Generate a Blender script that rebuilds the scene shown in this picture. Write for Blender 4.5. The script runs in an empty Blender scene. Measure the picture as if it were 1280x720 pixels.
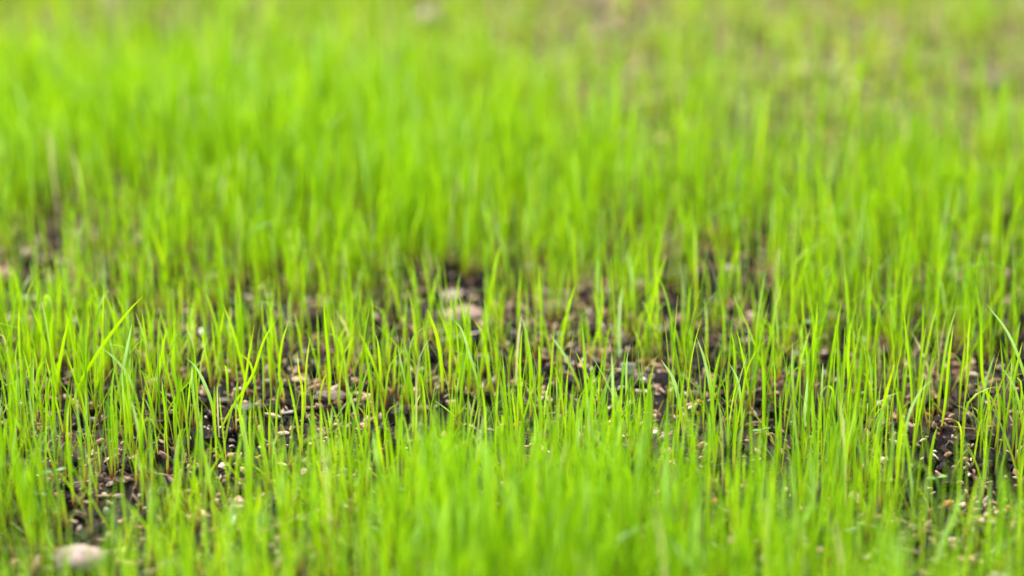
import bpy, math
import numpy as np
from mathutils import Vector

rng = np.random.default_rng(11)
S = bpy.context.scene
COL = S.collection

# ------------------------------------------------------------------ camera
PITCH = math.radians(24.0); LENS = 100.0; SENS = 36.0; CH = 0.472
CP, SP = math.cos(PITCH), math.sin(PITCH)
K = SENS / LENS / 1280.0

def ray(px, py):
    a = (px - 640) * K; b = (360 - py) * K
    return np.array([a, CP + b * SP, -SP + b * CP])

def ground(px, py, z=0.0):
    d = ray(px, py); t = (z - CH) / d[2]
    return np.array([d[0] * t, d[1] * t, z])

def at_y(px, py, Y):
    d = ray(px, py); t = Y / d[1]
    return np.array([d[0] * t, Y, CH + d[2] * t])

def to_px(x, y):
    dep = y * CP + CH * SP
    up = y * SP - CH * CP
    dep = np.maximum(dep, 0.05)
    return 640 + x / dep / K, 360 - up / dep / K

cd = bpy.data.cameras.new('camera'); cam = bpy.data.objects.new('camera', cd); COL.objects.link(cam)
cam.location = (0, 0, CH); cam.rotation_euler = (math.radians(90) - PITCH, 0, 0)
cd.lens = LENS; cd.sensor_width = SENS; cd.clip_start = 0.01; cd.clip_end = 200
cd.dof.use_dof = True; cd.dof.focus_distance = 1.028; cd.dof.aperture_fstop = 3.6
S.camera = cam

# ------------------------------------------------------------------ noise
def hash2(ix, iy, s):
    h = (ix.astype(np.int64) * 374761393 + iy.astype(np.int64) * 668265263 + s * 974634777) & 0xffffffff
    h = ((h ^ (h >> 13)) * 1274126177) & 0xffffffff
    h = (h ^ (h >> 16)) & 0xffff
    return h / 65535.0

def vnoise(x, y, s=0):
    ix = np.floor(x); iy = np.floor(y); fx = x - ix; fy = y - iy
    fx = fx * fx * (3 - 2 * fx); fy = fy * fy * (3 - 2 * fy)
    a = hash2(ix, iy, s); b = hash2(ix + 1, iy, s); c = hash2(ix, iy + 1, s); d = hash2(ix + 1, iy + 1, s)
    return (a * (1 - fx) + b * fx) * (1 - fy) + (c * (1 - fx) + d * fx) * fy - 0.5

def terrain(x, y):
    x = np.asarray(x, float); y = np.asarray(y, float)
    return (vnoise(x * 7, y * 7, 1) * .010 + vnoise(x * 28, y * 28, 2) * .006 + vnoise(x * 85, y * 85, 3) * .0044
            + vnoise(x * 210 + y * 60, y * 210 - x * 60, 4) * .0030 + vnoise(x * 450, y * 450, 5) * .0010)

# ------------------------------------------------------------------ helpers
def mesh_obj(name, V, F, mat, smooth=True, uv=None, attr=None, parent=None, loc=None):
    """V (n,3), F (m,k) equal sized polygons"""
    me = bpy.data.meshes.new(name)
    V = np.ascontiguousarray(V, dtype=np.float32); F = np.ascontiguousarray(F, dtype=np.int32)
    m, k = F.shape
    me.vertices.add(len(V)); me.vertices.foreach_set('co', V.ravel())
    me.loops.add(m * k); me.loops.foreach_set('vertex_index', F.ravel())
    me.polygons.add(m); me.polygons.foreach_set('loop_start', np.arange(m, dtype=np.int32) * k)
    me.update(calc_edges=True)
    me.polygons.foreach_set('use_smooth', np.full(m, smooth, dtype=bool))
    if uv is not None:
        l = me.uv_layers.new(name='UVMap'); l.data.foreach_set('uv', np.ascontiguousarray(uv[F.ravel()], dtype=np.float32).ravel())
    if attr is not None:
        a = me.attributes.new('tone', 'FLOAT_COLOR', 'POINT')
        a.data.foreach_set('color', np.ascontiguousarray(attr, dtype=np.float32).ravel())
    me.materials.append(mat); me.update()
    o = bpy.data.objects.new(name, me); COL.objects.link(o)
    if parent is not None: o.parent = parent
    if loc is not None: o.location = loc
    return o

def tag(o, label=None, cat=None, group=None, kind=None):
    if label: o['label'] = label
    if cat: o['category'] = cat
    if group: o['group'] = group
    if kind: o['kind'] = kind
    return o

class NT:
    def __init__(s, name):
        s.m = bpy.data.materials.new(name); s.m.use_nodes = True; s.t = s.m.node_tree; s.t.nodes.clear()
        s.out = s.n('ShaderNodeOutputMaterial')
    def n(s, ty, **kw):
        nd = s.t.nodes.new(ty)
        for k, v in kw.items():
            if k.startswith('i_'):
                key = k[2:]; key = int(key) if key.isdigit() else key.replace('_', ' ')
                nd.inputs[key].default_value = v
            else: setattr(nd, k, v)
        return nd
    def l(s, a, b): s.t.links.new(a, b)
    def ramp(s, fac, stops, interp='LINEAR'):
        r = s.n('ShaderNodeValToRGB'); r.color_ramp.interpolation = interp
        e = r.color_ramp.elements
        while len(e) < len(stops): e.new(0.5)
        for q, (p, c) in zip(e, stops): q.position = p; q.color = (*c, 1)
        s.l(fac, r.inputs[0]); return r.outputs[0]
    def mix(s, fac, a, b, mode='MIX'):
        m = s.n('ShaderNodeMix', data_type='RGBA', blend_type=mode)
        for sock, v in ((m.inputs[0], fac), (m.inputs[6], a), (m.inputs[7], b)):
            if isinstance(v, (int, float)): sock.default_value = v
            elif isinstance(v, tuple): sock.default_value = (*v, 1)
            else: s.l(v, sock)
        return m.outputs[2]
    def math(s, op, a, b=0.0):
        m = s.n('ShaderNodeMath', operation=op)
        for i, v in enumerate((a, b)):
            if isinstance(v, (int, float)): m.inputs[i].default_value = v
            else: s.l(v, m.inputs[i])
        return m.outputs[0]

# ------------------------------------------------------------------ materials
def leaf_material(name):
    """tone.r hue random, tone.g bluish bloom, tone.b dryness ; uv.y = height along the blade, uv.x = across"""
    N = NT(name)
    at = N.n('ShaderNodeAttribute', attribute_name='tone'); sep = N.n('ShaderNodeSeparateColor'); N.l(at.outputs['Color'], sep.inputs[0])
    uv = N.n('ShaderNodeUVMap', uv_map='UVMap'); su = N.n('ShaderNodeSeparateXYZ'); N.l(uv.outputs[0], su.inputs[0])
    green = N.ramp(sep.outputs[0], [(0, (.130, .320, .0025)), (.35, (.214, .440, .003)), (.7, (.298, .532, .0035)), (1, (.405, .592, .007))])
    # the blade yellows a little towards its base, the sheath is pale, then red brown at the soil
    low = N.ramp(su.outputs[1], [(0, (.085, .018, .012)), (.06, (.13, .030, .016)), (.11, (.30, .25, .05)), (.22, (.30, .44, .02)), (.5, (.4, .55, .01)), (1, (.4, .55, .01))])
    f = N.ramp(su.outputs[1], [(0, (1, 1, 1)), (.12, (.9, .9, .9)), (.36, (0, 0, 0))])
    c = N.mix(f, green, low)
    blue = N.mix(sep.outputs[1], c, (.32, .53, .25))
    dry = N.mix(sep.outputs[2], blue, (.52, .47, .36))
    # fine length-wise veins
    mp = N.n('ShaderNodeMapping', i_Scale=(26, 1.2, 1)); N.l(uv.outputs[0], mp.inputs[0])
    nz = N.n('ShaderNodeTexNoise', i_Scale=1.0, i_Detail=2.0); N.l(mp.outputs[0], nz.inputs['Vector'])
    v = N.ramp(nz.outputs[0], [(.3, (.84, .86, .84)), (.7, (1.12, 1.1, 1.1))])
    c = N.mix(1.0, dry, v, 'MULTIPLY')
    p = N.n('ShaderNodeBsdfPrincipled', i_Roughness=.42); p.inputs['Specular IOR Level'].default_value = .2
    N.l(c, p.inputs['Base Color'])
    tcol = N.mix(1.0, c, (1.25, 1.22, .8), 'MULTIPLY')
    t = N.n('ShaderNodeBsdfTranslucent'); N.l(tcol, t.inputs[0])
    ms = N.n('ShaderNodeMixShader', i_0=.46); N.l(p.outputs[0], ms.inputs[1]); N.l(t.outputs[0], ms.inputs[2])
    N.l(ms.outputs[0], N.out.inputs[0])
    return N.m

def stone_material(name, use_attr=True, col=(.4, .3, .24), rough=.75, scale=700):
    N = NT(name)
    tc = N.n('ShaderNodeNewGeometry')
    nz = N.n('ShaderNodeTexNoise', i_Scale=scale, i_Detail=5.0, i_Roughness=.7); N.l(tc.outputs['Position'], nz.inputs['Vector'])
    v = N.ramp(nz.outputs[0], [(.25, (.45, .42, .40)), (.5, (.95, .95, .95)), (.75, (1.3, 1.3, 1.3))])
    if use_attr:
        at = N.n('ShaderNodeAttribute', attribute_name='tone'); base = at.outputs['Color']
    else: base = col
    c = N.mix(1.0, base, v, 'MULTIPLY')
    p = N.n('ShaderNodeBsdfPrincipled', i_Roughness=rough); p.inputs['Specular IOR Level'].default_value = .3; N.l(c, p.inputs['Base Color'])
    n2 = N.n('ShaderNodeTexNoise', i_Scale=scale * .22, i_Detail=4.0); N.l(tc.outputs['Position'], n2.inputs['Vector'])
    c = N.mix(1.0, c, N.ramp(n2.outputs[0], [(.35, (.55, .50, .46)), (.6, (1.1, 1.1, 1.1))]), 'MULTIPLY'); N.l(c, p.inputs['Base Color'])
    b = N.n('ShaderNodeBump', i_Strength=.5, i_Distance=.0004); N.l(nz.outputs[0], b.inputs['Height']); N.l(b.outputs[0], p.inputs['Normal'])
    N.l(p.outputs[0], N.out.inputs[0])
    return N.m

def soil_material():
    N = NT('soil')
    g = N.n('ShaderNodeNewGeometry')
    n1 = N.n('ShaderNodeTexNoise', i_Scale=340.0, i_Detail=6.0, i_Roughness=.75); N.l(g.outputs['Position'], n1.inputs['Vector'])
    n2 = N.n('ShaderNodeTexNoise', i_Scale=9.0, i_Detail=3.0); N.l(g.outputs['Position'], n2.inputs['Vector'])
    wet = N.ramp(n1.outputs[0], [(.3, (.003, .0025, .003)), (.5, (.009, .007, .007)), (.66, (.028, .018, .015)), (.78, (.12, .08, .06))])
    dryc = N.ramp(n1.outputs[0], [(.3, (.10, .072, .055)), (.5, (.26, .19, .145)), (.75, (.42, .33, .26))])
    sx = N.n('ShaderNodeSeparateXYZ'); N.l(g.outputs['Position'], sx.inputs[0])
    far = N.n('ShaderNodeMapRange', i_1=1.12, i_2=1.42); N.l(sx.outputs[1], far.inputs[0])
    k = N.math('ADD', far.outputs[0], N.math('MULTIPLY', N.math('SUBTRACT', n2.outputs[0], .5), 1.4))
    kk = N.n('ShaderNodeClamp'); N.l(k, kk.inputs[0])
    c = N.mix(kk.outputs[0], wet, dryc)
    p = N.n('ShaderNodeBsdfPrincipled', i_Roughness=.85); p.inputs['Specular IOR Level'].default_value = .15; N.l(c, p.inputs['Base Color'])
    b = N.n('ShaderNodeBump', i_Strength=.9, i_Distance=.0012); N.l(n1.outputs[0], b.inputs['Height']); N.l(b.outputs[0], p.inputs['Normal'])
    N.l(p.outputs[0], N.out.inputs[0])
    return N.m

M_leaf = leaf_material('young_grass')
M_grit = stone_material('grit')
M_crumb = stone_material('soil_crumb', rough=.85, scale=900)
M_soil = soil_material()

# ------------------------------------------------------------------ ground: one sheet, fine near the camera, out to the horizon
def axis(lo, hi, step, far):
    a = list(np.arange(lo, hi + 1e-9, step)); s = step; x = hi
    while x < far: s *= 1.28; x += s; a.append(x)
    s = step; x = lo; b = []
    while x > -far: s *= 1.28; x -= s; b.append(x)
    return np.array(b[::-1] + a)
gx = axis(-.36, .36, .0020, 60); gy = axis(.72, 1.62, .0021, 60)
X, Y = np.meshgrid(gx, gy)
fade = np.clip(1.6 - np.hypot(X, Y - 1.2) * .3, 0, 1)
Z = terrain(X, Y) * fade
nx, ny = len(gx), len(gy)
ii = np.arange(nx * ny).reshape(ny, nx)
F = np.stack([ii[:-1, :-1], ii[:-1, 1:], ii[1:, 1:], ii[1:, :-1]], -1).reshape(-1, 4)
g = mesh_obj('ground', np.stack([X.ravel(), Y.ravel(), Z.ravel()], 1), F, M_soil)
tag(g, 'dark crumbly soil under the young grass', 'soil', kind='structure')

# ------------------------------------------------------------------ where the grass grows thick or thin (photo pixels of the blade's foot)
BLOBS = [  # cx, cy, rx, ry, amount
    (330, 545, 85, 44, -1.1), (300, 500, 60, 30, -.5), (480, 500, 90, 60, -.2),
    (108, 660, 24, 45, -.45),
    (100, 350, 130, 55, -.85), (20, 370, 60, 50, -.5), (200, 420, 90, 40, -.45),
    (570, 390, 60, 30, -.65), (760, 400, 160, 50, -.5), (930, 380, 110, 40, -.7), (640, 440, 200, 40, -.35),
    (850, 500, 120, 50, -.45), (620, 500, 130, 40, -.25), (900, 560, 60, 45, -.75), (1190, 545, 85, 65, -.95), (1080, 490, 60, 40, -.3),
    (1240, 300, 60, 50, -.25), (1030, 200, 70, 60, -.55), (1240, 110, 50, 45, -.8),
    (1190, 660, 80, 50, -.55), (880, 640, 70, 40, -.3), (330, 640, 80, 40, -.25),
    (240, 690, 240, 60, -.1), (1120, 690, 200, 70, -.3), (640, 470, 800, 60, -.2), (350, 345, 70, 30, -.3),
    (980, 110, 260, 100, -.95), (1220, 150, 100, 60, -.5), (740, 90, 120, 80, -.55), (1250, 60, 120, 40, -.1), (130, 50, 230, 45, -.85), (540, 75, 50, 60, -.75), (640, 20, 900, 40, -.1),
    (310, 205, 330, 100, .85), (560, 230, 170, 110, .5), (150, 130, 220, 70, .4), (420, 320, 190, 75, .35), (640, 345, 160, 25, -.12),
    (1150, 270, 170, 60, .45), (1170, 380, 150, 50, .35), (840, 230, 120, 60, .25),
    (680, 750, 165, 90, 2.6), (900, 850, 260, 90, .5), (200, 800, 330, 110, -.2), (1150, 830, 200, 70, .5),
    (100, 480, 90, 40, .35), (760, 560, 130, 40, .5), (1060, 620, 70, 40, .3), (0, 560, 60, 60, .3),
]
def density(x, y):
    px, py = to_px(x, y)
    px = px + vnoise(x * 35, y * 35, 51) * 90; py = py + vnoise(x * 35, y * 35, 52) * 75
    d = np.full(x.shape, .74)
    for cx, cy, rx, ry, a in BLOBS:
        d += a * np.exp(-(((px - cx) / rx) ** 2 + ((py - cy) / ry) ** 2) * .8)
    d += vnoise(x * 22, y * 22, 31) * .75 + vnoise(x * 60, y * 60, 32) * 1.2 + vnoise(x * 170, y * 170, 34) * 1.3 + vnoise(x * 6, y * 6, 33) * .3
    inside = (py > -20) & (py < 1100)
    d = np.where(inside, d, .8 + vnoise(x * 22, y * 22, 31) * 1.2 + vnoise(x * 4, y * 4, 33))
    return np.clip(d, .26, 3)

# ------------------------------------------------------------------ blades
SEG = 9
def build_blades(P, H, W, az, lean, ldir, curve, droop, tone, twist, seg=SEG):
    n = len(P)
    t = np.linspace(0, 1, seg + 1)[None, :]
    Hh = H[:, None]
    horiz = Hh * (lean[:, None] * t + curve[:, None] * t ** 2 + droop[:, None] * np.clip((t - .55) / .45, 0, 1) ** 2 * .5)
    vert = Hh * (t * np.sqrt(np.clip(1 - (lean[:, None] * .7) ** 2, .2, 1)) - (curve[:, None] ** 2) * .25 * t ** 3 - droop[:, None] * np.clip((t - .55) / .45, 0, 1) ** 2.2 * .36)
    wob = (rng.normal(0, .016, n)[:, None] * np.sin(t * 4.4 + rng.uniform(0, 6, n)[:, None])) * Hh * t
    dx, dy = np.cos(ldir)[:, None], np.sin(ldir)[:, None]
    cx = P[:, 0:1] + horiz * dx - wob * dy; cy = P[:, 1:2] + horiz * dy + wob * dx; cz = P[:, 2:3] + vert
    wid = W[:, None] * np.minimum(1, .6 + 1.6 * t) * np.where(t > .6, 1 - (np.clip((t - .62) / .38, 0, 1)) ** 2.4, 1)
    wid = np.maximum(wid, .00007)
    a = az[:, None] + twist[:, None] * t
    ex, ey = np.cos(a), np.sin(a); fx, fy = -np.sin(a), np.cos(a)
    fold = wid * .26
    V = np.empty((n, seg + 1, 3, 3))
    for j, s in enumerate((-.5, 0, .5)):
        off = fold if s == 0 else 0
        V[:, :, j, 0] = cx + ex * wid * s + fx * off
        V[:, :, j, 1] = cy + ey * wid * s + fy * off
        V[:, :, j, 2] = cz
    uv = np.empty((n, seg + 1, 3, 2)); uv[..., 0] = np.array([0, .5, 1.])[None, None, :] + rng.uniform(0, 9, n)[:, None, None]
    uv[..., 1] = t[:, :, None] * (Hh[:, :, None] / .045)
    A = np.empty((n, seg + 1, 3, 4)); A[:] = tone[:, None, None, :]; A[..., 1] *= np.clip((t - .42) / .3, 0, 1)[:, :, None]
    b = np.arange(n)[:, None, None] * (seg + 1) * 3
    r = np.arange(seg)[None, :, None] * 3; c = np.arange(2)[None, None, :]
    q = b + r + c
    Fq = np.stack([q, q + 1, q + 4, q + 3], -1).reshape(-1, 4)
    return V.reshape(-1, 3), Fq, uv.reshape(-1, 2), A.reshape(-1, 4)

def clear_of_heroes(x, y): return np.ones(x.shape, bool)

def scatter(n, xr, yr, fn):
    x = rng.uniform(*xr, n); y = rng.uniform(*yr, n)
    keep = rng.uniform(0, 3, n) < fn(x, y)
    return x[keep], y[keep]

def grass_field(x, y, thin=False):
    n = len(x)
    P = np.stack([x, y, terrain(x, y) - .001], 1)
    hmap = 1 + vnoise(x * 9, y * 9, 41) * .5
    px, py = to_px(x, y)
    hmap = hmap * (1 - .25 * np.exp(-((px - 960) / 300) ** 2 - ((py - 60) / 90) ** 2)) * (1 - .2 * (py < 30)) * (1 + .16 * np.exp(-((px - 680) / 170) ** 2 - ((py - 740) / 90) ** 2))
    H = np.clip(rng.normal(.0365, .0082, n), .010, .058) * hmap
    W = np.clip(rng.normal(.00078, .00019, n), .00045, .0014)
    ldir = rng.uniform(0, 2 * np.pi, n)
    lean = np.abs(rng.normal(0, .068, n)); curve = np.abs(rng.normal(0, .05, n))
    wild = rng.uniform(0, 1, n) < .04; lean = np.where(wild, rng.uniform(.25, .6, n), lean)
    bend = rng.uniform(0, 1, n) < .08; droop = np.where(bend, rng.uniform(.2, .9, n), rng.uniform(0, .08, n))
    az = rng.uniform(0, 2 * np.pi, n)
    tone = np.zeros((n, 4)); tone[:, 3] = 1
    tone[:, 0] = np.clip(rng.normal(.48, .20, n) + vnoise(x * 12, y * 12, 44) * .3, 0, 1)
    tone[:, 1] = np.where(rng.uniform(0, 1, n) < .13, rng.uniform(.25, .85, n), rng.uniform(0, .06, n))
    dryp = .015 + .10 * np.exp(-((px - 1000) / 350) ** 2 - ((py - 40) / 80) ** 2)
    tone[:, 2] = np.where(rng.uniform(0, 1, n) < dryp, rng.uniform(.4, .95, n), 0)
    a1 = (P, H, W, az, lean, ldir, curve, droop, tone, rng.normal(0, .5, n))
    out = [build_blades(*a1)]
    # a second leaf out of the same foot
    k = np.nonzero(rng.uniform(0, 1, n) < .38)[0]; m = len(k)
    out.append(build_blades(P[k], H[k] * rng.uniform(.45, .9, m), W[k] * rng.uniform(.6, .9, m), az[k] + 1.2, np.abs(rng.normal(.12, .14, m)),
                            ldir[k] + np.pi + rng.normal(0, .6, m), np.abs(rng.normal(0, .2, m)), droop[k] * .5, tone[k], rng.normal(0, .6, m)))
    # short thin shoots that only just came up
    k = np.nonzero(rng.uniform(0, 1, n) < .22)[0]; m = len(k)
    Pk = P[k] + np.stack([rng.normal(0, .004, m), rng.normal(0, .004, m), np.zeros(m)], 1)
    out.append(build_blades(Pk, rng.uniform(.008, .022, m), rng.uniform(.0005, .0009, m), az[k], np.abs(rng.normal(0, .3, m)), ldir[k], np.abs(rng.normal(0, .3, m)), np.zeros(m), tone[k], np.zeros(m), ))
    return out

def merge(parts):
    Vs, Fs, Us, As = [], [], [], []; o = 0
    for V, F_, U, A in parts:
        Vs.append(V); Fs.append(F_ + o); Us.append(U); As.append(A); o += len(V)
    return np.concatenate(Vs), np.concatenate(Fs), np.concatenate(Us), np.concatenate(As)

HERO_FEET = []   # filled below, blades keep a little room around them

# ------------------------------------------------------------------ lumps (pebbles, husks, crumbs)
def ico(sub):
    import bmesh
    bm = bmesh.new(); bmesh.ops.create_icosphere(bm, subdivisions=sub, radius=1)
    V = np.array([v.co[:] for v in bm.verts]); F_ = np.array([[v.index for v in f.verts] for f in bm.faces]); bm.free()
    return V, F_
ICO = {s: ico(s) for s in (1, 2, 3, 4)}

def rotmats(n, tilt):
    a = rng.uniform(0, 2 * np.pi, n); b = rng.normal(0, tilt, n); c = rng.normal(0, tilt, n)
    Z_ = np.zeros(n); O = np.ones(n)
    Rz = np.stack([np.cos(a), -np.sin(a), Z_, np.sin(a), np.cos(a), Z_, Z_, Z_, O], 1).reshape(n, 3, 3)
    Rx = np.stack([O, Z_, Z_, Z_, np.cos(b), -np.sin(b), Z_, np.sin(b), np.cos(b)], 1).reshape(n, 3, 3)
    Ry = np.stack([np.cos(c), Z_, np.sin(c), Z_, O, Z_, -np.sin(c), Z_, np.cos(c)], 1).reshape(n, 3, 3)
    return Rz @ Rx @ Ry

def lumps(x, y, size, dims, colour, jitter=.18, tilt=.35, sub=1, sink=.3, pointed=0):
    """dims (n,3) half sizes relative; returns V,F,A"""
    n = len(x); V0, F0 = ICO[sub]
    V = np.repeat(V0[None], n, 0)
    if pointed: V = V * np.stack([np.ones(len(V0)), 1 - pointed * V0[:, 0] ** 2, 1 - pointed * V0[:, 0] ** 2], 1)[None]
    V = V * (1 + rng.normal(0, jitter, (n, len(V0), 1)))
    V = V * (dims * size[:, None])[:, None, :]
    V = np.einsum('nij,nkj->nki', rotmats(n, tilt), V)
    z = terrain(x, y) + size * dims[:, 2] * (1 - sink * 2)
    V += np.stack([x, y, z], 1)[:, None, :]
    A = np.ones((n, len(V0), 4)); A[:, :, :3] = colour[:, None, :]
    F_ = (F0[None] + (np.arange(n) * len(V0))[:, None, None]).reshape(-1, 3)
    return V.reshape(-1, 3), F_, A.reshape(-1, 4)

def merge3(parts):
    Vs, Fs, As = [], [], []; o = 0
    for V, F_, A in parts: Vs.append(V); Fs.append(F_ + o); As.append(A); o += len(V)
    return np.concatenate(Vs), np.concatenate(Fs), np.concatenate(As)

def pick(cols, w, n, var=.18):
    c = np.array(cols)[rng.choice(len(cols), n, p=np.array(w) / sum(w))]
    return np.clip(c * np.exp(rng.normal(0, var, (n, 1))) * (1 + rng.normal(0, .06, (n, 3))), .004, .8)

def zone(x, y, s, lo=.1):
    px, py = to_px(x, y)
    d = 1.1 + vnoise(x * 30, y * 30, s) * 1.8 + vnoise(x * 90, y * 90, s + 1) * 1.6
    d += .6 * np.exp(-((px - 700) / 500) ** 2 - ((py - 380) / 60) ** 2)
    return np.clip(d, lo, 3)

# soil crumbs
x, y = scatter(150000, (-.42, .42), (.60, 1.85), lambda x, y: zone(x, y, 61, .5))
n = len(x)
sz = np.exp(rng.normal(math.log(.0009), .5, n)); sz = np.clip(sz, .0003, .0045)
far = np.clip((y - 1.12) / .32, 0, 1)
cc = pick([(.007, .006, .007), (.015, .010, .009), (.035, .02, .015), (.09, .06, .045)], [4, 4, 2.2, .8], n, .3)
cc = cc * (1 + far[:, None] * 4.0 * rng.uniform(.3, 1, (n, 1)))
xb, yb = scatter(9000, (-.42, .42), (.60, 1.85), lambda x, y: zone(x, y, 65, .2)); nb = len(xb)
big = lumps(xb, yb, np.clip(np.exp(rng.normal(math.log(.0026), .35, nb)), .0014, .006), rng.uniform(.55, 1.1, (nb, 3)) * np.array([1.1, 1, .75]),
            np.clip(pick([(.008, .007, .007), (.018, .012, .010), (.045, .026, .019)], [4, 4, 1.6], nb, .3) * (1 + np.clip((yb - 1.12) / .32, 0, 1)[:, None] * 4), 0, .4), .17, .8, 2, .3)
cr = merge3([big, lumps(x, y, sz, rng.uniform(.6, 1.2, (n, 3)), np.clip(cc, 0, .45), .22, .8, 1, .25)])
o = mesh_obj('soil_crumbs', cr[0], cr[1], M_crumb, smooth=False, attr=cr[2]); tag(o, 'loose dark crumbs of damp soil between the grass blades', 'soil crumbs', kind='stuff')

# seed husks and grit
TAN = [(.47, .33, .21), (.52, .36, .27), (.62, .52, .40), (.30, .18, .11), (.40, .24, .17), (.70, .64, .56), (.55, .27, .07)]
x, y = scatter(98000, (-.42, .42), (.60, 1.85), lambda x, y: zone(x, y, 71))
n = len(x)
L = np.clip(np.exp(rng.normal(math.log(.00155), .36, n)), .0008, .0032)
dims = np.stack([np.ones(n), rng.uniform(.32, .55, n), rng.uniform(.22, .38, n)], 1)
hk = lumps(x, y, L, dims, pick(TAN, [5, 4, 2, 4, 3, .6, .35], n, .28), .17, .6, 2, .15, .35)
o = mesh_obj('seed_husks', hk[0], hk[1], M_grit, attr=hk[2]); tag(o, 'pale tan seed husks scattered over the dark soil', 'seed husks', kind='stuff')
x, y = scatter(70000, (-.42, .42), (.60, 1.85), lambda x, y: zone(x, y, 81))
n = len(x)
L = np.clip(np.exp(rng.normal(math.log(.00105), .42, n)), .0005, .0024)
gr = lumps(x, y, L, rng.uniform(.6, 1.1, (n, 3)) * np.array([1.25, .95, .6]), pick(TAN, [3, 4, 1, 5, 4, .25, .3], n, .32), .2, .8, 1, .15)
o = mesh_obj('gravel', gr[0], gr[1], M_grit, smooth=False, attr=gr[2]); tag(o, 'fine pinkish brown grit lying on the soil', 'gravel', kind='stuff')

# bits of straw and root fibre
x, y = scatter(14000, (-.42, .42), (.60, 1.85), lambda x, y: zone(x, y, 91)); n = len(x)
st = lumps(x, y, np.exp(rng.normal(math.log(.0045), .4, n)), np.stack([np.ones(n), rng.uniform(.03, .07, n), rng.uniform(.03, .06, n)], 1),
           pick([(.50, .40, .27), (.30, .17, .10), (.62, .56, .46), (.12, .05, .035)], [3, 3, 1.5, 2], n, .2), .03, .28, 2, -.3)
o = mesh_obj('straw_bits', st[0], st[1], M_grit, attr=st[2]); tag(o, 'thin bits of straw and root fibre strewn on the soil', 'straw', kind='stuff')

# ------------------------------------------------------------------ single things
def rock(name, px, py, wpx, hpx, col, label, cat='pebble', rough=.7, seed=0, rz=0.0, depth=.8, sub=4, lumpy=.10, group=None, sink=.3):
    """a pebble whose middle shows at photo pixel px,py"""
    r = np.random.default_rng(seed + int(px) * 7 + int(py))
    p = ground(px, py + hpx * .25); dep = p[1] * CP + CH * SP; mm = dep * K
    a = wpx * mm / 2; hh = hpx * mm / 2; depth = min(depth, hh * .8 / (a * SP)); hz = math.sqrt(hh ** 2 - (a * depth * SP) ** 2) / CP
    V0, F0 = ICO[sub]; V = V0.copy()
    o1, o2 = r.uniform(0, 50, 2)
    d = vnoise(V[:, 0] * 1.3 + o1 + V[:, 2], V[:, 1] * 1.3 + o2 - V[:, 2] * .7, 9) * 3.2 * lumpy + vnoise(V[:, 0] * 4 + o1, V[:, 1] * 4 + V[:, 2] * 4 + o2, 8) * lumpy
    V = V * (1 + d)[:, None]
    V = V * np.array([a, a * depth, hz])
    c, s = math.cos(rz), math.sin(rz)
    V = V @ np.array([[c, s, 0], [-s, c, 0], [0, 0, 1]])
    z0 = float(terrain(p[0], p[1]))
    me_mat = stone_material(name + '_stone', False, tuple(c_ * .72 for c_ in col), rough, 520)
    o = mesh_obj(name, V, F0, me_mat, loc=(p[0], p[1], z0 + hz * (1 - 2 * sink)))
    tag(o, label, cat, group); ROCKS.append((p[0], p[1], max(a, a * depth)))
    return o
ROCKS = []
rock('pebble', 103, 697, 68, 38, (.43, .34, .30), 'large smooth pinkish beige pebble in the bottom left corner', seed=1)
rock('pebble', 212, 702, 30, 30, (.26, .17, .14), 'brown lump just right of the large beige pebble', seed=2)
rock('pebble', 1250, 712, 34, 26, (.56, .46, .42), 'pale blurred pebble in the bottom right corner', seed=3)
rock('pebble', 567, 362, 46, 18, (.56, .46, .39), 'flat pale pebble behind the bare soil just above the centre', seed=4)
rock('pebble', 582, 388, 52, 26, (.42, .30, .23), 'rounded brown stone directly below the flat pale pebble', seed=5)
rock('clod', 2, 352, 44, 34, (.36, .21, .15), 'reddish brown clod cut by the left edge', 'clod', seed=6, lumpy=.16)
rock('pebble', 16, 398, 14, 15, (.80, .78, .72), 'small round white pebble near the left edge', seed=7)
rock('pebble', 36, 328, 18, 17, (.60, .50, .34), 'cream pebble behind the reddish clod on the left', seed=8)
rock('pebble', 98, 324, 17, 17, (.52, .38, .30), 'blurred pinkish pebble in the soil gap on the left', seed=9)
rock('pebble', 304, 510, 34, 12, (.035, .033, .036), 'flat slate grey pebble in the bare patch', rough=.45, seed=10)
rock('pebble', 282, 503, 22, 8, (.04, .035, .035), 'small dark pebble left behind the slate one', rough=.5, seed=11)
rock('pebble', 326, 568, 13, 9, (.62, .26, .05), 'little orange pebble at the front of the bare patch', rough=.4, seed=12)
rock('pebble', 289, 565, 13, 12, (.66, .55, .24), 'yellowish cream pebble beside the small green shoots', seed=13)
rock('pebble', 1207, 563, 11, 8, (.70, .24, .05), 'little orange pebble in the right soil gap', rough=.4, seed=14)
rock('pebble', 801, 479, 22, 16, (.15, .115, .10), 'dark angular stone behind the sharp blades right of centre', seed=15, lumpy=.16)
rock('pebble', 867, 499, 14, 12, (.50, .34, .22), 'tan pebble between blades right of the dark angular stone', seed=16)
rock('pebble', 1187, 290, 22, 16, (.58, .42, .33), 'blurred pink pebble among the blades far right', seed=17)
rock('pebble', 1236, 300, 18, 12, (.62, .50, .40), 'blurred cream pebble at the right behind the pink one', seed=18)
rock('pebble', 909, 336, 22, 12, (.62, .52, .44), 'blurred pale pebble lying behind the bare strip', seed=19)
rock('pebble', 1038, 334, 18, 16, (.62, .54, .46), 'blurred whitish pebble right of the bare strip', seed=20)
rock('pebble', 1193, 664, 16, 8, (.66, .48, .40), 'small pinkish chip in the lower right gap', seed=21)
rock('pebble', 1240, 645, 34, 8, (.58, .38, .28), 'long brown chip in the lower right gap', seed=22)
rock('pebble', 887, 587, 7, 6, (.80, .76, .66), 'tiny white pebble in front of the dark gap', seed=23)
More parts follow.
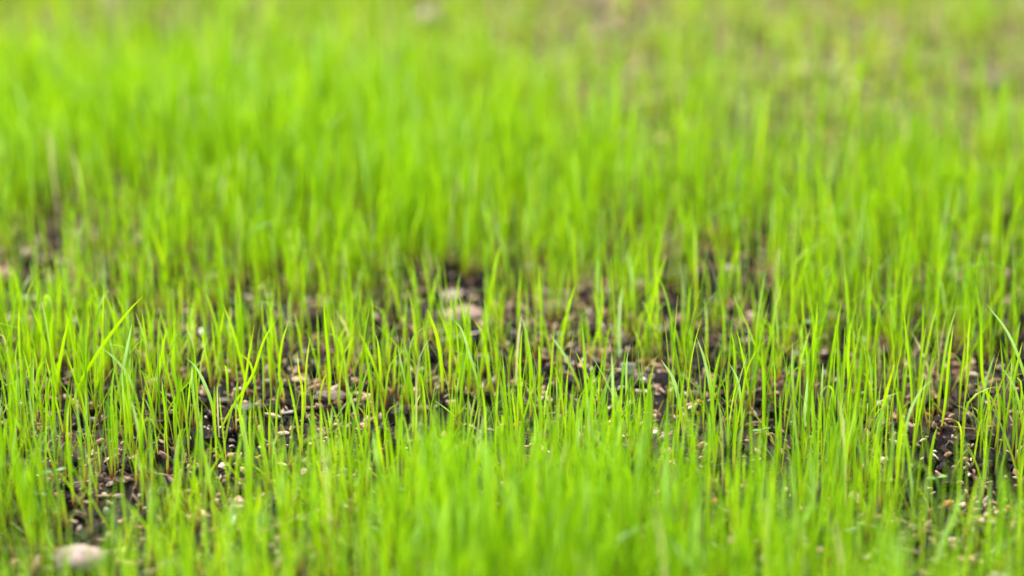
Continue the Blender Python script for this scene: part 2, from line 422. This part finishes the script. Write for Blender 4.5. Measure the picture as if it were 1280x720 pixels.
rock('pebble', 830, 549, 12, 9, (.60, .62, .52), 'pale greenish grey pebble half hidden below centre', seed=24)
rock('pebble', 133, 628, 9, 13, (.64, .58, .48), 'cream pebble standing beside the dark gap lower left', seed=25)
rock('pebble', 70, 628, 10, 8, (.62, .33, .20), 'small terracotta pebble lower left', seed=26)
rock('pebble', 375, 478, 20, 8, (.58, .42, .28), 'tan pebble behind the bare patch', seed=27)
rock('pebble', 355, 540, 14, 7, (.62, .46, .36), 'pink grit pebble in the middle of the bare patch', seed=28)
rock('pebble', 430, 592, 12, 10, (.46, .33, .28), 'brownish pink pebble right of the bare patch', seed=29)
rock('clod', 412, 500, 40, 14, (.20, .15, .115), 'low brown clod right of the bare patch', 'clod', seed=30, lumpy=.2)
rock('clod', 700, 385, 40, 22, (.13, .085, .065), 'dark brown clod in the bare strip', 'clod', seed=31, lumpy=.2)
rock('clod', 1040, 390, 36, 18, (.20, .12, .09), 'brown clod at the right end of the bare strip', 'clod', seed=32, lumpy=.2)
rock('pebble', 820, 125, 26, 14, (.50, .38, .28), 'very blurred tan stone in the upper middle', seed=33)
rock('clod', 1000, 100, 50, 20, (.36, .25, .19), 'very blurred reddish clod in the upper right', 'clod', seed=34)
rock('pebble', 1250, 108, 46, 28, (.14, .09, .075), 'very blurred dark stone at the upper right edge', seed=35)
rock('pebble', 535, 28, 46, 36, (.44, .34, .27), 'very blurred beige stone at the top centre left', seed=36)
rock('clod', 1165, 88, 24, 22, (.03, .03, .02), 'very blurred dark clod left of the dark stone in the upper right', 'clod', seed=38, lumpy=.2)
rock('clod', 1040, 238, 22, 20, (.03, .028, .02), 'blurred dark clod among the blades in the right third', 'clod', seed=39, lumpy=.2)
rock('clod', 990, 62, 30, 14, (.04, .035, .022), 'very blurred dark clod behind the reddish one at the top', 'clod', seed=40, lumpy=.2)
rock('pebble', 135, 230, 18, 14, (.78, .78, .62), 'blurred whitish pebble in the thick grass upper left', seed=37)

# single husks that lie sharp in the gaps
M_husk = stone_material('husk', False, (.62, .50, .38), .6, 900)
M_husk2 = stone_material('husk_white', False, (.74, .70, .60), .55, 900)
def husk(px, py, lpx, ang, label, mat=None, th=.30):
    p = ground(px, py); mm = (p[1] * CP + CH * SP) * K; a = lpx * mm / 2
    V0, F0 = ICO[3]; r = np.random.default_rng(int(px * 3 + py))
    V = V0 * np.stack([np.ones(len(V0)), 1 - .45 * V0[:, 0] ** 2, 1 - .45 * V0[:, 0] ** 2], 1)
    V = V * (1 + vnoise(V0[:, 0] * 3 + px, V0[:, 1] * 3 + V0[:, 2] * 2, 5) * .15)[:, None] * np.array([a, a * th * 1.3, a * th])
    V[:, 2] -= (V0[:, 0] ** 2) * a * .15
    V[:, 2] += np.where(np.abs(V0[:, 1]) < .25, -.12 * a * th, 0)
    o = mesh_obj('seed_husk', V, F0, mat or M_husk, loc=(p[0], p[1], float(terrain(p[0], p[1])) + a * th * .9))
    o.rotation_euler = (r.uniform(-.3, .3), r.uniform(-.25, .25) - (0 if abs(ang) < 50 else math.radians(45)), math.radians(ang))
    tag(o, label, 'seed husk', 'seed husks in the gaps'); return o
husk(1173, 512, 10, 70, 'steep pale husk in the right soil gap', M_husk2)
husk(1188, 507, 12, 20, 'topmost pale husk of the cluster in the right soil gap', M_husk2)
husk(1190, 522, 13, -60, 'pale husk pointing down in the right soil gap')
husk(1175, 526, 14, -12, 'lowest pale husk of the cluster in the right soil gap')
husk(1154, 548, 12, 30, 'tan husk left of the orange pebble in the right gap')
husk(1168, 555, 9, 0, 'white rimmed husk left of the orange pebble', M_husk2)
husk(351, 542, 12, 0, 'reddish husk in the centre of the bare patch', M_husk)
husk(327, 555, 14, -40, 'brown husk above the small orange pebble')
husk(375, 580, 16, 60, 'slender husk standing at the right side of the bare patch')
husk(335, 480, 14, 15, 'cream husk at the back of the bare patch', M_husk2)
husk(300, 495, 18, 10, 'broad tan husk above the slate pebble')
husk(424, 574, 14, -5, 'whitish husk right of the bare patch', M_husk2)
husk(1232, 590, 9, 20, 'cream husk near the right edge below the orange pebble', M_husk2)
husk(925, 516, 12, -50, 'pale husk between the blades right of centre', M_husk2)
husk(598, 541, 9, 10, 'pale husk in the dark soil below centre', M_husk2)

# ------------------------------------------------------------------ single blades that stand out
M_sheath = NT('sheath')
_p = M_sheath.n('ShaderNodeBsdfPrincipled', i_Roughness=.5)
_g = M_sheath.n('ShaderNodeTexCoord'); _n = M_sheath.n('ShaderNodeTexNoise', i_Scale=900.0); M_sheath.l(_g.outputs['Object'], _n.inputs['Vector'])
M_sheath.l(M_sheath.ramp(_n.outputs[0], [(.3, (.10, .018, .014)), (.7, (.24, .07, .04))]), _p.inputs['Base Color']); M_sheath.l(_p.outputs[0], M_sheath.out.inputs[0])
M_sheath = M_sheath.m

def tube(P0, P1, r0, r1, k=8, bend=0.0, seg=5):
    P0, P1 = np.array(P0), np.array(P1); t = np.linspace(0, 1, seg + 1)
    C = P0[None] * (1 - t)[:, None] + P1[None] * t[:, None]; C[:, 0] += np.sin(t * np.pi) * bend
    R = r0 + (r1 - r0) * t; a = np.arange(k) / k * 2 * np.pi
    V = np.zeros((seg + 1, k, 3)); V[:, :, 0] = C[:, 0:1] + np.cos(a) * R[:, None]; V[:, :, 1] = C[:, 1:2] + np.sin(a) * R[:, None]; V[:, :, 2] = C[:, 2:3]
    ii_ = np.arange((seg + 1) * k).reshape(seg + 1, k); j = np.roll(ii_, -1, 1)
    return V.reshape(-1, 3), np.stack([ii_[:-1], j[:-1], j[1:], ii_[1:]], -1).reshape(-1, 4)

def blade(path, wpx, label, green=.55, bloom=0.0, dry=0.0, az=0.0, ydir=0.0, sheath=True, cat='grass blade', name='grass_blade', twist=.3):
    """path: photo pixels from foot to tip; it stands on the ground at its foot and leans away by ydir metres"""
    foot = ground(*path[0]); foot[2] = float(terrain(foot[0], foot[1])) - .0008
    pts = [foot]
    for i, q in enumerate(path[1:], 1): pts.append(at_y(q[0], q[1], foot[1] + ydir * (i / (len(path) - 1)) ** 1.5))
    pts = np.array(pts) - foot; mm = (foot[1] * CP + CH * SP) * K
    seg = 18; t = np.linspace(0, 1, seg + 1)
    seglen = np.r_[0, np.cumsum(np.linalg.norm(np.diff(pts, axis=0), axis=1))]; H = seglen[-1]; s = seglen / H
    # smooth interpolation (Catmull-Rom)
    PP = np.vstack([2 * pts[0] - pts[1], pts, 2 * pts[-1] - pts[-2]])
    C = []
    for tt in t:
        i = min(max(int(np.searchsorted(s, tt, side='right') - 1), 0), len(pts) - 2); u = (tt - s[i]) / max(s[i + 1] - s[i], 1e-9)
        p0, p1, p2, p3 = PP[i:i + 4]
        C.append(.5 * (2 * p1 + (p2 - p0) * u + (2 * p0 - 5 * p1 + 4 * p2 - p3) * u * u + (3 * p1 - p0 - 3 * p2 + p3) * u ** 3))
    C = np.array(C); W = wpx * mm * .64
    wid = W * np.minimum(1, .5 + 1.8 * t) * np.where(t > .58, 1 - np.clip((t - .58) / .42, 0, 1) ** 2.2, 1); wid = np.maximum(wid, .00008)
    T = np.gradient(C, axis=0); T /= np.linalg.norm(T, axis=1)[:, None]
    a = az + twist * t; ref = np.stack([np.cos(a), np.sin(a), np.zeros(seg + 1)], 1)
    E = ref - (ref * T).sum(1)[:, None] * T; E /= np.linalg.norm(E, axis=1)[:, None]; Nn = np.cross(T, E)
    V = np.stack([C - E * wid[:, None] * .5, C + Nn * wid[:, None] * .25, C + E * wid[:, None] * .5], 1)
    q = (np.arange(seg)[:, None] * 3 + np.arange(2)[None])
    F_ = np.stack([q, q + 1, q + 4, q + 3], -1).reshape(-1, 4)
    uv = np.zeros((seg + 1, 3, 2)); uv[..., 0] = [0, .5, 1]; uv[..., 1] = t[:, None] * H / .045
    A = np.ones((seg + 1, 3, 4))
    A[..., 0] = green; bl = bloom * (np.clip((t - .35) / .3, 0, 1) if bloom < .95 else np.ones_like(t)); A[..., 1] = bl[:, None]; A[..., 2] = dry
    o = mesh_obj(name, V.reshape(-1, 3), F_, M_leaf, uv=uv.reshape(-1, 2), attr=A.reshape(-1, 4), loc=foot)
    if sheath:
        Vs, Fs = tube(C[0], C[2], W * .42, W * .30)
        sh = mesh_obj('sheath', Vs, Fs, M_sheath, parent=o)
    tag(o, label, cat, 'grass blades that stand out'); HERO_FEET.append(foot[:2])
    return o

blade([(268, 545), (266, 510), (255, 478), (244, 458), (232, 447)], 6, 'blade with pale bent tip left above the bare patch', .4, .9)
b = blade([(274, 552), (273, 530), (272, 508), (272, 484)], 3.2, 'thin dry whitish stalk standing at the left rim of the bare patch', .5, 0, 1.0, sheath=False, cat='dry stalk', name='dry_stalk')
blade([(178, 540), (172, 505), (160, 470), (140, 445), (122, 433)], 6, 'blade arching left with silvery tip in the left third', .45, .8)
blade([(142, 520), (150, 480), (158, 440), (165, 404)], 6, 'bluish blade with hooked tip in the left third', .3, .94)
blade([(88, 530), (100, 480), (130, 430), (160, 390), (180, 369)], 6.5, 'long green blade slanting right, tip bent over, upper left third', .65)
blade([(66, 520), (72, 470), (79, 430), (86, 396)], 6.5, 'straight bright green blade left of the slanting long one', .75)
blade([(44, 500), (50, 460), (56, 430), (38, 380)], 5, 'thin green blade leaning left near the left edge', .6)
blade([(190, 520), (196, 480), (202, 445), (208, 409)], 6, 'upright bright blade between slanting one and bare patch', .7)
blade([(270, 545), (290, 510), (315, 470), (330, 425), (347, 398)], 5.2, 'blade slanting right over the bare patch', .7)
blade([(310, 560), (300, 520), (306, 480), (312, 440), (318, 405)], 5, 'slender blade rising from the bare patch middle', .6)
blade([(356, 515), (354, 490), (349, 470), (352, 432), (361, 400)], 5, 'slender blade kinked near its foot behind the bare patch', .65)
blade([(375, 545), (378, 520), (378, 490), (374, 465), (371, 440)], 4.5, 'short thin blade with yellow stem in the bare patch', .85)
blade([(411, 520), (412, 470), (408, 420), (404, 374)], 6, 'upright blade right of the bare patch', .55)
blade([(598, 520), (597, 480), (586, 440), (577, 412), (566, 399)], 5.5, 'blade with white bent tip left of centre', .45, .9)
blade([(645, 490), (646, 460), (648, 425), (652, 391)], 5, 'dry whitish blade standing upright at the centre', .5, .2, .9, az=.1)
blade([(727, 500), (722, 478), (706, 445), (687, 417)], 5, 'pale narrow blade leaning left right of centre', .4, .92)
blade([(775, 450), (774, 420), (775, 385), (778, 358)], 6.5, 'silvery blue blade standing in the bare strip', .3, 1.0)
blade([(856, 545), (850, 510), (842, 475), (826, 449)], 7, 'bluish green blade right of centre, tip to the left', .25, .8)
blade([(892, 540), (890, 500), (882, 455), (871, 421)], 6, 'green blade with dark blue tip leaning left', .25, .7)
blade([(928, 545), (927, 510), (922, 475), (911, 453)], 5, 'thin blade with hooked silvery tip right of centre', .35, .85)
blade([(553, 510), (552, 460), (546, 420), (534, 386)], 7, 'broad bright blade with tip bent left, left of centre', .8)
blade([(618, 500), (610, 460), (604, 420), (591, 398)], 5.5, 'bright blade next to the white bent one', .7)
blade([(700, 470), (702, 430), (708, 395), (720, 352)], 6, 'upright blade crossing the bare strip near the centre', .6)
blade([(795, 440), (812, 400), (820, 360), (833, 318)], 6.5, 'tall blade leaning right behind the bare strip', .65)
blade([(735, 460), (744, 425), (752, 395), (752, 340)], 5, 'straight thin blade in the bare strip', .6)
blade([(1128, 600), (1130, 560), (1136, 520), (1150, 490), (1168, 472)], 5.5, 'blade arching right with pale tip left of the right gap', .4, .9)
blade([(1120, 590), (1123, 550), (1126, 520), (1118, 475)], 5.5, 'blade leaning left behind the pale arching one', .5)
blade([(1290, 530), (1284, 480), (1262, 420), (1233, 380)], 5.5, 'long pale tipped blade leaning left at the right edge', .35, .9)
blade([(1003, 570), (1005, 530), (1008, 500), (1009, 470)], 6, 'bluish blade standing upright right of centre', .3, .94)
blade([(1095, 580), (1098, 540), (1106, 500), (1119, 452)], 7.5, 'broad bright blade leaning right, tip bent, lower right third', .8)
blade([(1060, 540), (1062, 490), (1060, 450), (1063, 408)], 6.5, 'straight broad blade right of centre', .7)
blade([(1240, 540), (1236, 500), (1228, 470), (1226, 400)], 6, 'tall upright blade in the right gap', .6)
blade([(1175, 545), (1182, 500), (1186, 450), (1192, 405)], 5.5, 'slim blade rising from the right gap', .65)
blade([(1282, 560), (1275, 510), (1266, 480), (1249, 455)], 5, 'thin blade leaning left at the right edge', .45, .5)
blade([(1168, 700), (1180, 675), (1192, 645), (1206, 610)], 13, 'broad blurred bluish blade in the lower right', .25, .96)
blade([(1262, 660), (1252, 650), (1222, 645), (1180, 656)], 5, 'thin shoot lying nearly flat in the lower right', .5, .1, sheath=False)
blade([(990, 730), (990, 715), (988, 700), (986, 684)], 8, 'blurred whitish stub at the bottom right of centre', .3, 1.0, .2)
blade([(970, 400), (970, 370), (970, 340), (974, 308)], 8, 'dry grey blade standing behind the bare strip', .3, .3, .75)
blade([(520, 205), (520, 180), (518, 150), (520, 118)], 13, 'very blurred pale blade sticking out of the thick grass', .3, .9)
blade([(480, 640), (475, 600), (470, 570), (466, 536)], 9, 'blurred bluish green blade below the centre left', .25, .7)

# leafy seedlings: stem and two rounded seed leaves
M_seed = NT('seedling_leaf')
_p = M_seed.n('ShaderNodeBsdfPrincipled', i_Roughness=.45)
_g = M_seed.n('ShaderNodeTexCoord'); _n = M_seed.n('ShaderNodeTexNoise', i_Scale=400.0); M_seed.l(_g.outputs['Object'], _n.inputs['Vector'])
M_seed.l(M_seed.ramp(_n.outputs[0], [(.3, (.12, .27, .06)), (.7, (.22, .38, .12))]), _p.inputs['Base Color'])
_t = M_seed.n('ShaderNodeBsdfTranslucent', i_Color=(.25, .5, .12, 1)); _m = M_seed.n('ShaderNodeMixShader', i_0=.3)
M_seed.l(_p.outputs[0], _m.inputs[1]); M_seed.l(_t.outputs[0], _m.inputs[2]); M_seed.l(_m.outputs[0], M_seed.out.inputs[0]); M_seed = M_seed.m

def seedling(px, py, lpx, hmm, label, spread=0.0, tilt=12):
    """px,py: photo pixel of the leaf pair"""
    h = hmm / 1000; d = ray(px, py); t = (h - CH) / d[2]; top = np.array([0, 0, CH]) + d * t
    foot = np.array([top[0], top[1], float(terrain(top[0], top[1])) - .001]); mm = (top[1] * CP + CH * SP) * K
    r = bpy.data.objects.new('seedling', None); COL.objects.link(r); r.location = foot; r.rotation_euler[2] = spread
    tag(r, label, 'seedling', 'leafy seedlings')
    Hh = h - foot[2]; Vs, Fs = tube((0, 0, 0), (0, 0, Hh), .0006, .00045, bend=.001); mesh_obj('stem', Vs, Fs, M_seed, parent=r)
    L_ = lpx * mm
    for s in (-1, 1):
        u = np.linspace(0, 1, 9); Wd = L_ * .24 * np.sin(np.clip(u, .03, .985) * np.pi) ** .8
        rows = []
        for k, uu in enumerate(u):
            z = math.sin(math.radians(tilt)) * L_ * uu - uu ** 2 * L_ * .12
            for v in (-1, -.5, 0, .5, 1): rows.append((s * (uu * L_ + .0002), v * Wd[k], Hh + z + abs(v) * Wd[k] * .25))
        V = np.array(rows); q = (np.arange(8)[:, None] * 5 + np.arange(4)[None]); F_ = np.stack([q, q + 1, q + 6, q + 5], -1).reshape(-1, 4)
        lf = mesh_obj('leaf', V, F_, M_seed, parent=r)
        sm = lf.modifiers.new('thick', 'SOLIDIFY'); sm.thickness = .0004
    return r
seedling(1171, 598, 13, 7, 'seedling with two rounded pale leaves in the right gap', .15)
seedling(68, 590, 15, 9, 'blurred seedling with pale leaves in the lower left', .3)
seedling(38, 374, 15, 10, 'blurred pale leafed seedling near the left edge', -.4)
seedling(48, 618, 12, 8, 'small seedling below the pale leafed one in the lower left', -.5)
seedling(1085, 490, 10, 8, 'small seedling half hidden between blades in the right third', .5)
seedling(952, 538, 11, 9, 'pale green seedling right of the dark gap', .2)
seedling(1042, 268, 18, 12, 'very blurred seedling among the blades upper right', .2)
seedling(1020, 404, 15, 9, 'blurred seedling right of the bare strip', -.2)

# white ridged shell fragment (several ribs on one base)
def shell(px, py):
    p = ground(px, py); mm = (p[1] * CP + CH * SP) * K; w = 22 * mm; h = 16 * mm
    na, nb = 34, 9; V = []
    for j in range(nb):
        b = j / (nb - 1)
        for i in range(na):
            a = i / (na - 1); rib = abs(math.sin(a * math.pi * 5)) ** .7
            V.append(((a - .5) * w * (.55 + .45 * b), math.sin(b * 1.5) * h * .25 - rib * h * .12, b * h * (.82 + .18 * rib) * (1 - .5 * (a - .5) ** 2)))
    ii_ = np.arange(na * nb).reshape(nb, na); F_ = np.stack([ii_[:-1, :-1], ii_[:-1, 1:], ii_[1:, 1:], ii_[1:, :-1]], -1).reshape(-1, 4)
    o = mesh_obj('shell_fragment', np.array(V), F_, stone_material('shell', False, (.74, .72, .66), .5, 600), loc=(p[0], p[1], float(terrain(p[0], p[1])) - .0005))
    m = o.modifiers.new('thick', 'SOLIDIFY'); m.thickness = .0007
    tag(o, 'small white ribbed fragment standing behind the sharp blades right of centre', 'fragment')
shell(785, 476)

# ------------------------------------------------------------------ the grass itself
parts = []
DENS = 120000
A_ = 1.0 * 1.25
x, y = scatter(int(DENS * 1.0 * 1.35), (-.42, .42), (.62, 1.95), density)
hf = np.array(HERO_FEET + [])
keep = np.ones(len(x), bool)
for fx, fy in HERO_FEET: keep &= (np.abs(x - fx) > .003) | (y > fy + .002) | (y < fy - .012)
for rx, ry, rr in ROCKS: keep &= np.hypot(x - rx, y - ry) > rr * 1.05
for rx, ry, rr in ROCKS[:1] + ROCKS[3:5] + ROCKS[9:14]: keep &= ~((np.abs(x - rx) < rr * .8) & (y < ry) & (y > ry - .035) & (rng.uniform(0, 1, len(x)) < .75))
x, y = x[keep], y[keep]
parts += grass_field(x, y)
# wider, thinner surroundings
x, y = scatter(30000, (-1.6, 1.6), (.3, 3.6), lambda x, y: np.where((np.abs(x) < .42) & (y > .62) & (y < 1.95), 0, density(x, y)))
k = np.hypot(x, y) > .40
parts += grass_field(x[k], y[k])
V, F_, U, A = merge(parts)
print('grass faces', len(F_))
o = mesh_obj('grass', V, F_, M_leaf, uv=U, attr=A)
tag(o, 'young bright green grass blades growing out of dark soil', 'grass', kind='stuff')

# ------------------------------------------------------------------ light
EL, AZ = math.radians(52), math.radians(-25)     # soft light, from ahead and a little left
w = bpy.data.worlds.new('World'); S.world = w; w.use_nodes = True; nt = w.node_tree
bg = nt.nodes['Background']; sky = nt.nodes.new('ShaderNodeTexSky'); sky.sky_type = 'NISHITA'; sky.sun_disc = False
sky.sun_elevation = EL; sky.sun_rotation = AZ; sky.dust_density = 7.0; sky.air_density = 1.0; sky.ozone_density = .6
nt.links.new(sky.outputs[0], bg.inputs[0]); bg.inputs[1].default_value = .115
sd = bpy.data.lights.new('sun', 'SUN'); sd.energy = 1.5; sd.angle = math.radians(14); sd.color = (1, .95, .86)
so = bpy.data.objects.new('sun', sd); COL.objects.link(so)
dirv = Vector((math.sin(AZ) * math.cos(EL), math.cos(AZ) * math.cos(EL), math.sin(EL)))
so.rotation_euler = dirv.to_track_quat('Z', 'Y').to_euler(); so.location = dirv * 5

S.render.engine = 'CYCLES'
S.cycles.use_denoising = True
S.cycles.max_bounces = 10; S.cycles.diffuse_bounces = 6; S.cycles.transmission_bounces = 6; S.cycles.glossy_bounces = 2
S.view_settings.view_transform = 'Standard'; S.view_settings.look = 'None'
S.view_settings.exposure = 1.76; S.view_settings.gamma = 1
